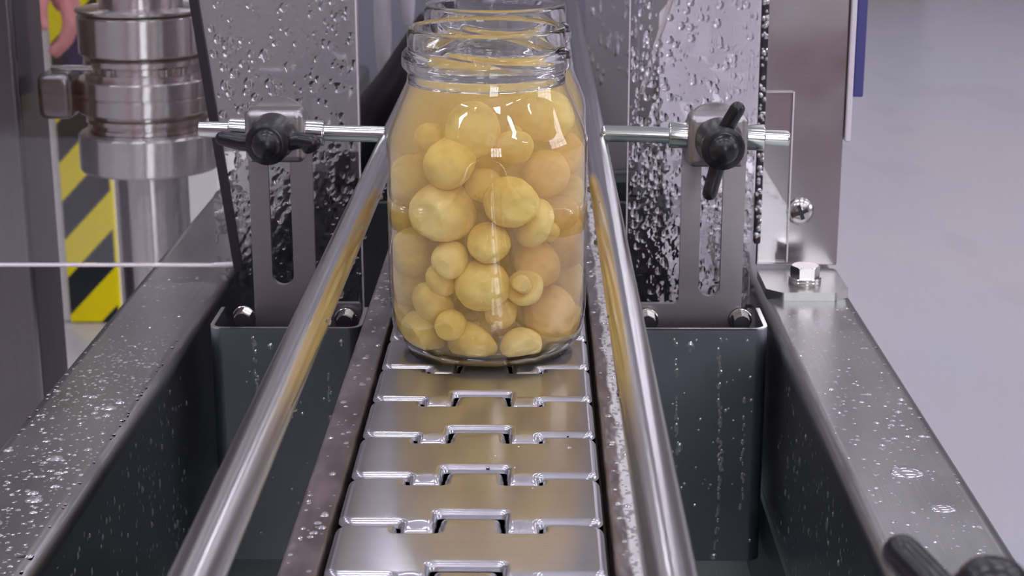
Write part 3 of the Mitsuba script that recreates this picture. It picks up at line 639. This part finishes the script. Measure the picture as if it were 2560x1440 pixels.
# ---------------------------------------------------------------- water
def water(u0, u1, v0, v1, place, drops, film=None, res=.0004, sink=.0004):
    """Water standing on a surface: drops [(u, v, radius, stretch, height)], film(U, V) -> thickness; place(u, v, h) -> points."""
    U, V = np.meshgrid(np.arange(u0, u1, res), np.arange(v0, v1, res), indexing='ij')
    Hh = np.zeros_like(U)
    if film is not None: Hh = np.maximum(film(U, V), 0)
    for (u, v, r, st, k) in drops:
        i0, i1 = max(0, int((u - r * 1.3 - u0) / res)), min(U.shape[0], int((u + r * 1.3 - u0) / res) + 2)
        j0, j1 = max(0, int((v - r * st * 1.5 - v0) / res)), min(U.shape[1], int((v + r * st * 1.5 - v0) / res) + 2)
        if i1 <= i0 or j1 <= j0: continue
        a, b = (U[i0:i1, j0:j1] - u) / r, (V[i0:i1, j0:j1] - v) / (r * st)
        d2 = a * a * (1 + .35 * b) + b * b
        Hh[i0:i1, j0:j1] = np.maximum(Hh[i0:i1, j0:j1], r * k * np.sqrt(np.maximum(0, 1 - d2)) ** 1.25)
    on = Hh > 1e-7
    cell = on[:-1, :-1] | on[1:, :-1] | on[:-1, 1:] | on[1:, 1:]
    ii, jj = np.nonzero(cell); nv = U.shape[1]
    q = np.stack([ii * nv + jj, (ii + 1) * nv + jj, (ii + 1) * nv + jj + 1, ii * nv + jj + 1], 1)
    used = np.unique(q); remap = np.full(U.size, -1); remap[used] = np.arange(len(used)); q = remap[q]
    top = place(U.ravel()[used], V.ravel()[used], Hh.ravel()[used]); bot = place(U.ravel()[used], V.ravel()[used], np.zeros(len(used)) - sink)
    f = np.vstack([q[:, [0, 1, 2]], q[:, [0, 2, 3]]])
    m = trimesh.Trimesh(np.vstack([top, bot]), np.vstack([f, f[:, ::-1] + len(used)]), process=False)
    c = place(np.array([u0, u0 + .01, u0]), np.array([v0, v0, v0 + .01]), np.zeros(3)); nrm = np.cross(c[1] - c[0], c[2] - c[0])
    h = place(np.array([u0]), np.array([v0]), np.array([.01]))[0] - c[0]
    if nrm @ h < 0: m.invert()
    return m
def scatter(seed, n, u0, u1, v0, v1, rmin, rmax, st=(1.0, 1.2), k=(.75, 1.0), power=2.6):
    g = np.random.default_rng(seed); t = g.uniform(0, 1, n) ** power
    return list(zip(g.uniform(u0, u1, n), g.uniform(v0, v1, n), rmin + (rmax - rmin) * t, g.uniform(*st, n), g.uniform(*k, n)))
def film_fn(seed, top, amp, scale=180.0):
    def f(U, V):
        P = np.stack([U * scale, V * scale * .9, np.zeros_like(U)], -1)
        a = meshkit.fbm(P + seed * 7.3); b = meshkit.fbm(P * .35 + seed)
        lev = np.clip((top + .02 * (b - .5) * 3 - V) / .025, 0, 1)
        return amp * lev * np.clip((a - .44) * 3.2, 0, 1)
    return f
def vert(y): return lambda u, v, h: np.stack([u, y - h, ZC + v], 1)
def flat(zz): return lambda u, v, h: np.stack([u, v, ZC + zz + h], 1)
dl = scatter(1, 420, -.158, -.0785, .0, .14, .0006, .0027, power=1.8) + scatter(2, 260, -.148, -.079, -.06, .04, .0006, .0021, (.9, 1.8))
single('water_drops', water(-.1585, -.0780, -.064, .14, vert(.9189), [d for d in dl if d[0] > edge(d[1]) + .004], film_fn(3, .018, .0009), sink=.00002), 'water', 'water drops and film on the left splash panel', 'water', True, kind='stuff')
drr = scatter(4, 420, .071, .139, .0, .14, .0005, .0022) + scatter(5, 260, .071, .139, -.06, .05, .0006, .0020, (.9, 1.7)) + scatter(6, 130, .071, .088, -.02, .10, .0008, .0021)
single('water_drops', water(.0708, .1398, -.064, .14, vert(.9189), drr, film_fn(5, .022, .0009), sink=.00002), 'water', 'water drops and film on the right splash panel', 'water', True, kind='stuff')
single('water_drops', water(.063, .109, -.03, .11, vert(1.50), scatter(40, 70, .064, .108, -.02, .10, .0008, .0028, (1.2, 4.5), (.4, .7)), res=.0005), 'water_skin', 'bright water streaks on the grey guard sheet right of the jars', 'water', True, kind='stuff')
dsl = scatter(7, 120, .1405, .1438, -.02, .14, .0005, .0013)
single('water_drops', water(.1402, .1441, -.02, .14, vert(.9140), dsl), 'water_skin', 'small water drops on the dark seal beside the corner plate', 'water', True, kind='stuff')
dt = [(-.1740, .640, .0032, .9, .2), (-.1667, .700, .0034, .8, .2), (-.1700, .597, .0032, .9, .2), (-.1790, .575, .0034, .9, .2)] + scatter(8, 900, -.198, -.156, .45, .80, .00025, .0009, (.8, 1.6), (.3, .6)) + scatter(9, 60, -.196, -.157, .48, .74, .0008, .0022, (.6, 1.2), (.25, .4)) + scatter(10, 60, -.198, -.156, .76, .92, .0003, .0009, (.8, 1.4), (.3, .6))
single('water_drops', water(-.1995, -.1555, .45, .92, flat(-.0400), dt, res=.00035), 'water_skin', 'small water drops on the left side rail', 'water', True, kind='stuff')
dtr = scatter(12, 330, .145, .185, .46, .86, .00025, .0008, (.8, 1.6), (.3, .6)) + scatter(13, 40, .150, .184, .62, .74, .0006, .0014, (.6, 1.2), (.3, .5))
single('water_drops', water(.1435, .187, .45, .868, flat(-.0400), dtr, res=.00035), 'water_skin', 'small water drops on the right side rail', 'water', True, kind='stuff')
big = water(-.010, .010, -.010, .010, lambda u, v, h: np.stack([u, v, h], 1), [(0, 0, .0066, .95, .26)], res=.0002)
single('water_drop', moved(big, (.1662, .6285, z(-.0400))), 'water_skin', 'largest clear water drop on the right side rail', 'water drop', True)
big2 = water(-.008, .008, -.008, .008, lambda u, v, h: np.stack([u, v, h], 1), [(0, 0, .0047, .85, .26)], res=.0002)
single('water_drop', moved(big2, (.1722, .5920, z(-.0400))), 'water_skin', 'smaller water drop on the right rail, nearer than the largest one', 'water drop', True)
single('water_drop', moved(soften(chain_hull([(0, 0, 0, .0016), (.0022, .001, -.0004, .0014)], 16), .0006, 2), (.1462, .5600, z(-.0412))), 'water', 'water drop hanging on the inner edge of the right rail', 'water drop', True)
single('water_drop', moved(soften(chain_hull([(0, 0, 0, .0013), (.0024, 0, -.0008, .0013)], 16), .0006, 2), (-.1612, .5460, z(-.0400))), 'water', 'white glinting water drop on the inner edge of the left rail', 'water drop', True)
def side(x, s): return lambda u, v, h: np.stack([x + s * h, u, ZC + v], 1)
single('water_drops', water(.45, .80, -.138, -.05, side(-.1520, 1), scatter(14, 330, .46, .79, -.135, -.05, .0004, .0013, (1, 1.9), (.4, .7)), res=.0004), 'water_skin', 'water drops running down the inside of the left side rail', 'water', True, kind='stuff')
single('water_drops', water(.45, .80, -.138, -.05, side(.1395, -1), scatter(15, 330, .46, .79, -.135, -.05, .0004, .0012, (1, 1.9), (.4, .7)), res=.0004), 'water_skin', 'water drops running down the inside of the right side rail', 'water', True, kind='stuff')
def run(seed, u, v0, v1, n, r=.0006):
    g = np.random.default_rng(seed); return [(u + .0012 * g.normal() * .4 + .001 * math.sin(40 * v), v, r * g.uniform(.5, 1.2), g.uniform(1.2, 2.6), .45) for v in g.uniform(v0, v1, n)]
bd = run(1, .0905, -.11, -.04, 26) + run(2, .112, -.155, -.038, 70) + run(3, .124, -.13, -.07, 22) + scatter(16, 40, .085, .130, -.155, -.04, .0003, .0008) + [(.0965, -.045, .0018, 1.6, .4), (.0925, -.098, .0014, 1.6, .4), (.1115, -.1575, .0018, .8, .5)]
single('water_drops', water(.070, .131, -.1595, -.037, vert(.8050), bd, res=.0003), 'water_skin', 'water runs and drops on the right steel channel', 'water', True, kind='stuff')
bdl = run(4, -.119, -.10, -.04, 40) + run(5, -.083, -.13, -.06, 30) + scatter(17, 25, -.135, -.075, -.155, -.04, .0003, .0008) + [(-.112, -.045, .0012, 1.2, .5), (-.0765, -.043, .0012, 1.4, .5), (-.0735, -.112, .0011, 1.8, .5)]
single('water_drops', water(-.135, -.0735, -.1595, -.037, vert(.8050), bdl, res=.0003), 'water_skin', 'water runs and drops on the left steel channel', 'water', True, kind='stuff')
for x0, x1, lab, sd in ((-.0550, -.0445, 'left', 18), (.0445, .0550, 'right', 19)):
    single('water_drops', water(x0, x1, .40, .90, flat(-.0040), scatter(sd, 110, x0 + .001, x1 - .001, .42, .86, .0003, .0013, (.8, 1.8), (.3, .6)), res=.0003), 'water_skin', f'water drops on the dark wear strip {lab} of the chain', 'water', True, kind='stuff')
dcn = scatter(20, 9, .004, .038, .47, .60, .0003, .0008, (.8, 1.6), (.5, .8))
single('water_drops', water(-.036, .0385, .455, .605, flat(.0000), dcn, res=.0002), 'water_skin', 'tiny water drops on the chain links in front of the jar', 'water', True, kind='stuff')
g = np.random.default_rng(31); beads = []
for x, s in ((-.0523, 1), (.0492, -1)):
    for k in range(46):
        y = g.uniform(.42, .88); a = g.uniform(-110, 60) if g.uniform() < .5 else g.uniform(-80, -20); r = .0005 + .0012 * g.uniform() ** 3
        a = math.radians(a)
        b = trimesh.creation.icosphere(2, r); b.apply_scale([1, 1.25, 1]); b.apply_translation((x + s * .0059 * math.cos(a), y, z(.053) + .0059 * math.sin(a))); beads.append((x, b))
for x, lab in ((-.0523, 'beads of water clinging to the left guide rail'), (.0492, 'beads of water clinging to the right guide rail')):
    single('water_beads', cat(*[b for q, b in beads if q == x]), 'water', lab, 'water', True, kind='stuff')

# ---------------------------------------------------------------- near wing screw, lower right
ks = thing('wing_screw', 'black wing screw close to the camera at the lower right corner', 'knob')
KX, KY, KZ = .1080, .300, .0440
part(ks, 'post', rod((KX, KY, z(-.1920)), (KX, KY, z(.0380)), .006, 32), 'column_steel', 40)
part(ks, 'collar', rod((KX, KY, z(.0370)), (KX, KY, z(KZ)), .0105, 32, .001), 'bracket_steel', 40)
knob(ks, (KX, KY, z(KZ)), [[(-.006, .003, .000, .0044), (-.0105, .008, .004, .0042), (-.0150, .012, .0080, .0040)], [(.006, -.004, 0, .0044), (.0155, -.018, .0005, .0040)]], d=(0, 0, 1))

# ---------------------------------------------------------------- person behind the steel column
pe = thing('person', 'person in navy trousers standing behind the steel column, one hand hanging down', 'person')
PXc, PYc = -1.205, 3.42
def P3(x, y, h, r): return (PXc + x, PYc + y, h, r)
bones = []
def bone(*pts): bones.append(chain_hull([P3(*q) for q in pts], 20))
for s in (-1, 1):
    bone((s * .095, 0, .90, .088), (s * .105, -.005, .50, .056), (s * .11, .01, .09, .040)); bone((s * .11, .01, .06, .038), (s * .12, -.12, .035, .030))
    bone((s * .10, 0, .98, .10), (s * .15, .01, 1.38, .075))
    bone((s * .185, .01, 1.40, .055), (s * .235, .02, 1.12, .041))
bone((-.06, 0, .98, .11), (.06, 0, .98, .11)); bone((-.11, 0, 1.36, .085), (.11, 0, 1.36, .085)); bone((0, 0, 1.0, .12), (0, 0, 1.35, .12)); bone((0, 0, 1.42, .06), (0, -.01, 1.56, .052))
bone((0, -.01, 1.58, .068), (0, -.005, 1.66, .082)); bone((0, -.05, 1.57, .04), (0, -.03, 1.62, .06)); bone((0, -.088, 1.615, .012), (0, -.10, 1.598, .013))
for s in (-1, 1): bone((s * .082, 0, 1.60, .014), (s * .084, .005, 1.635, .016))
bone((.235, .02, 1.12, .042), (.266, -.01, .885, .029))
bone((-.235, .02, 1.12, .042), (-.262, -.01, .885, .029)); bone((-.262, -.01, .885, .030), (-.262, -.02, .80, .036)); 
for k in range(4): bone((-.262 + .002 * k, -.05 + .022 * k, .81, .011), (-.268, -.05 + .022 * k, .755, .010), (-.255, -.05 + .02 * k, .72, .009))
bone((-.255, -.05, .84, .011), (-.24, -.065, .78, .010))
# the hand that shows: back of the hand to the right, fingers curled to the left below, thumb in front
hx = .290
bone((.268, -.005, .872, .030), (hx - .012, -.02, .835, .031), (hx - .004, -.02, .800, .026))
bone((hx - .006, .012, .830, .022), (hx - .002, -.045, .812, .021))
for k in range(4):
    yy = -.050 + .021 * k; L = (1.0, 1.08, 1.04, .88)[k]
    bone((hx + .003, yy, .802, .0125), (hx + .009, yy, .802 - .045 * L, .0112), (hx - .006, yy, .802 - .080 * L, .0102), (hx - .026, yy, .802 - .098 * L, .0092))
bone((hx - .024, -.045, .840, .015), (hx - .037, -.066, .800, .0125), (hx - .040, -.070, .772, .0110), (hx - .034, -.072, .756, .0095))
body = soften(m3.Manifold.batch_boolean(bones, m3.OpType.Add), .010, 8)
part(pe, 'body', body, 'skin', True)
def cover(bs, grow): return soften(m3.Manifold.batch_boolean(bs, m3.OpType.Add), .02, 6)
tr = []
for s in (-1, 1): tr.append(chain_hull([P3(s * .095, 0, .90, .104), P3(s * .105, -.005, .50, .074), P3(s * .11, .01, .10, .062)], 20))
tr.append(chain_hull([P3(-.06, 0, .98, .124), P3(.06, 0, .98, .124)], 20))
part(pe, 'trousers', cover(tr, 0), 'navy_cloth', True, label='navy work trousers')
ct = []
for s in (-1, 1):
    ct.append(chain_hull([P3(s * .10, 0, 1.0, .116), P3(s * .15, .01, 1.38, .091)], 20)); ct.append(chain_hull([P3(s * .185, .01, 1.40, .070), P3(s * .235, .02, 1.12, .055), P3(s * .262, -.008, .915, .042)], 20))
ct.append(chain_hull([P3(-.11, 0, 1.36, .10), P3(.11, 0, 1.36, .10)], 20)); ct.append(chain_hull([P3(0, 0, 1.0, .136), P3(0, 0, 1.35, .136)], 20))
part(pe, 'jacket', cover(ct, 0), 'coat_cloth', True)
part(pe, 'hair', soften(chain_hull([P3(0, .018, 1.66, .086), P3(0, .03, 1.61, .075)], 20), .02, 4), 'hair', True)
for s in (-1, 1): part(pe, 'shoe', soften(chain_hull([P3(s * .11, .02, .05, .048), P3(s * .122, -.14, .042, .040)], 20), .02, 3), 'shoe', True)
clo = m3.Manifold.batch_hull([m3.Manifold.sphere(.007, 12).translate(list(P3(a, b, c, 0)[:3])) for a, b, c in ((hx - .02, .03, .70), (hx + .045, .035, .715), (hx + .06, .02, .69), (hx - .03, .02, .60), (hx + .05, .03, .585), (hx + .0, .0, .62))])
hk = tm(m3.Manifold.batch_boolean([clo, chain_hull([P3(hx - .01, .03, .72, .006), P3(hx + .03, .03, .70, .01)], 12)], m3.OpType.Add).refine_to_length(.01)); 
hv = hk.vertices.copy(); hv += .012 * (meshkit.fbm(hv * 30)[:, None] - .5); hk.vertices = hv
single('cloth', hk, 'navy_cloth', 'navy blue cloth hanging from the fingers of the hand behind the pipe fittings', 'cloth', True)
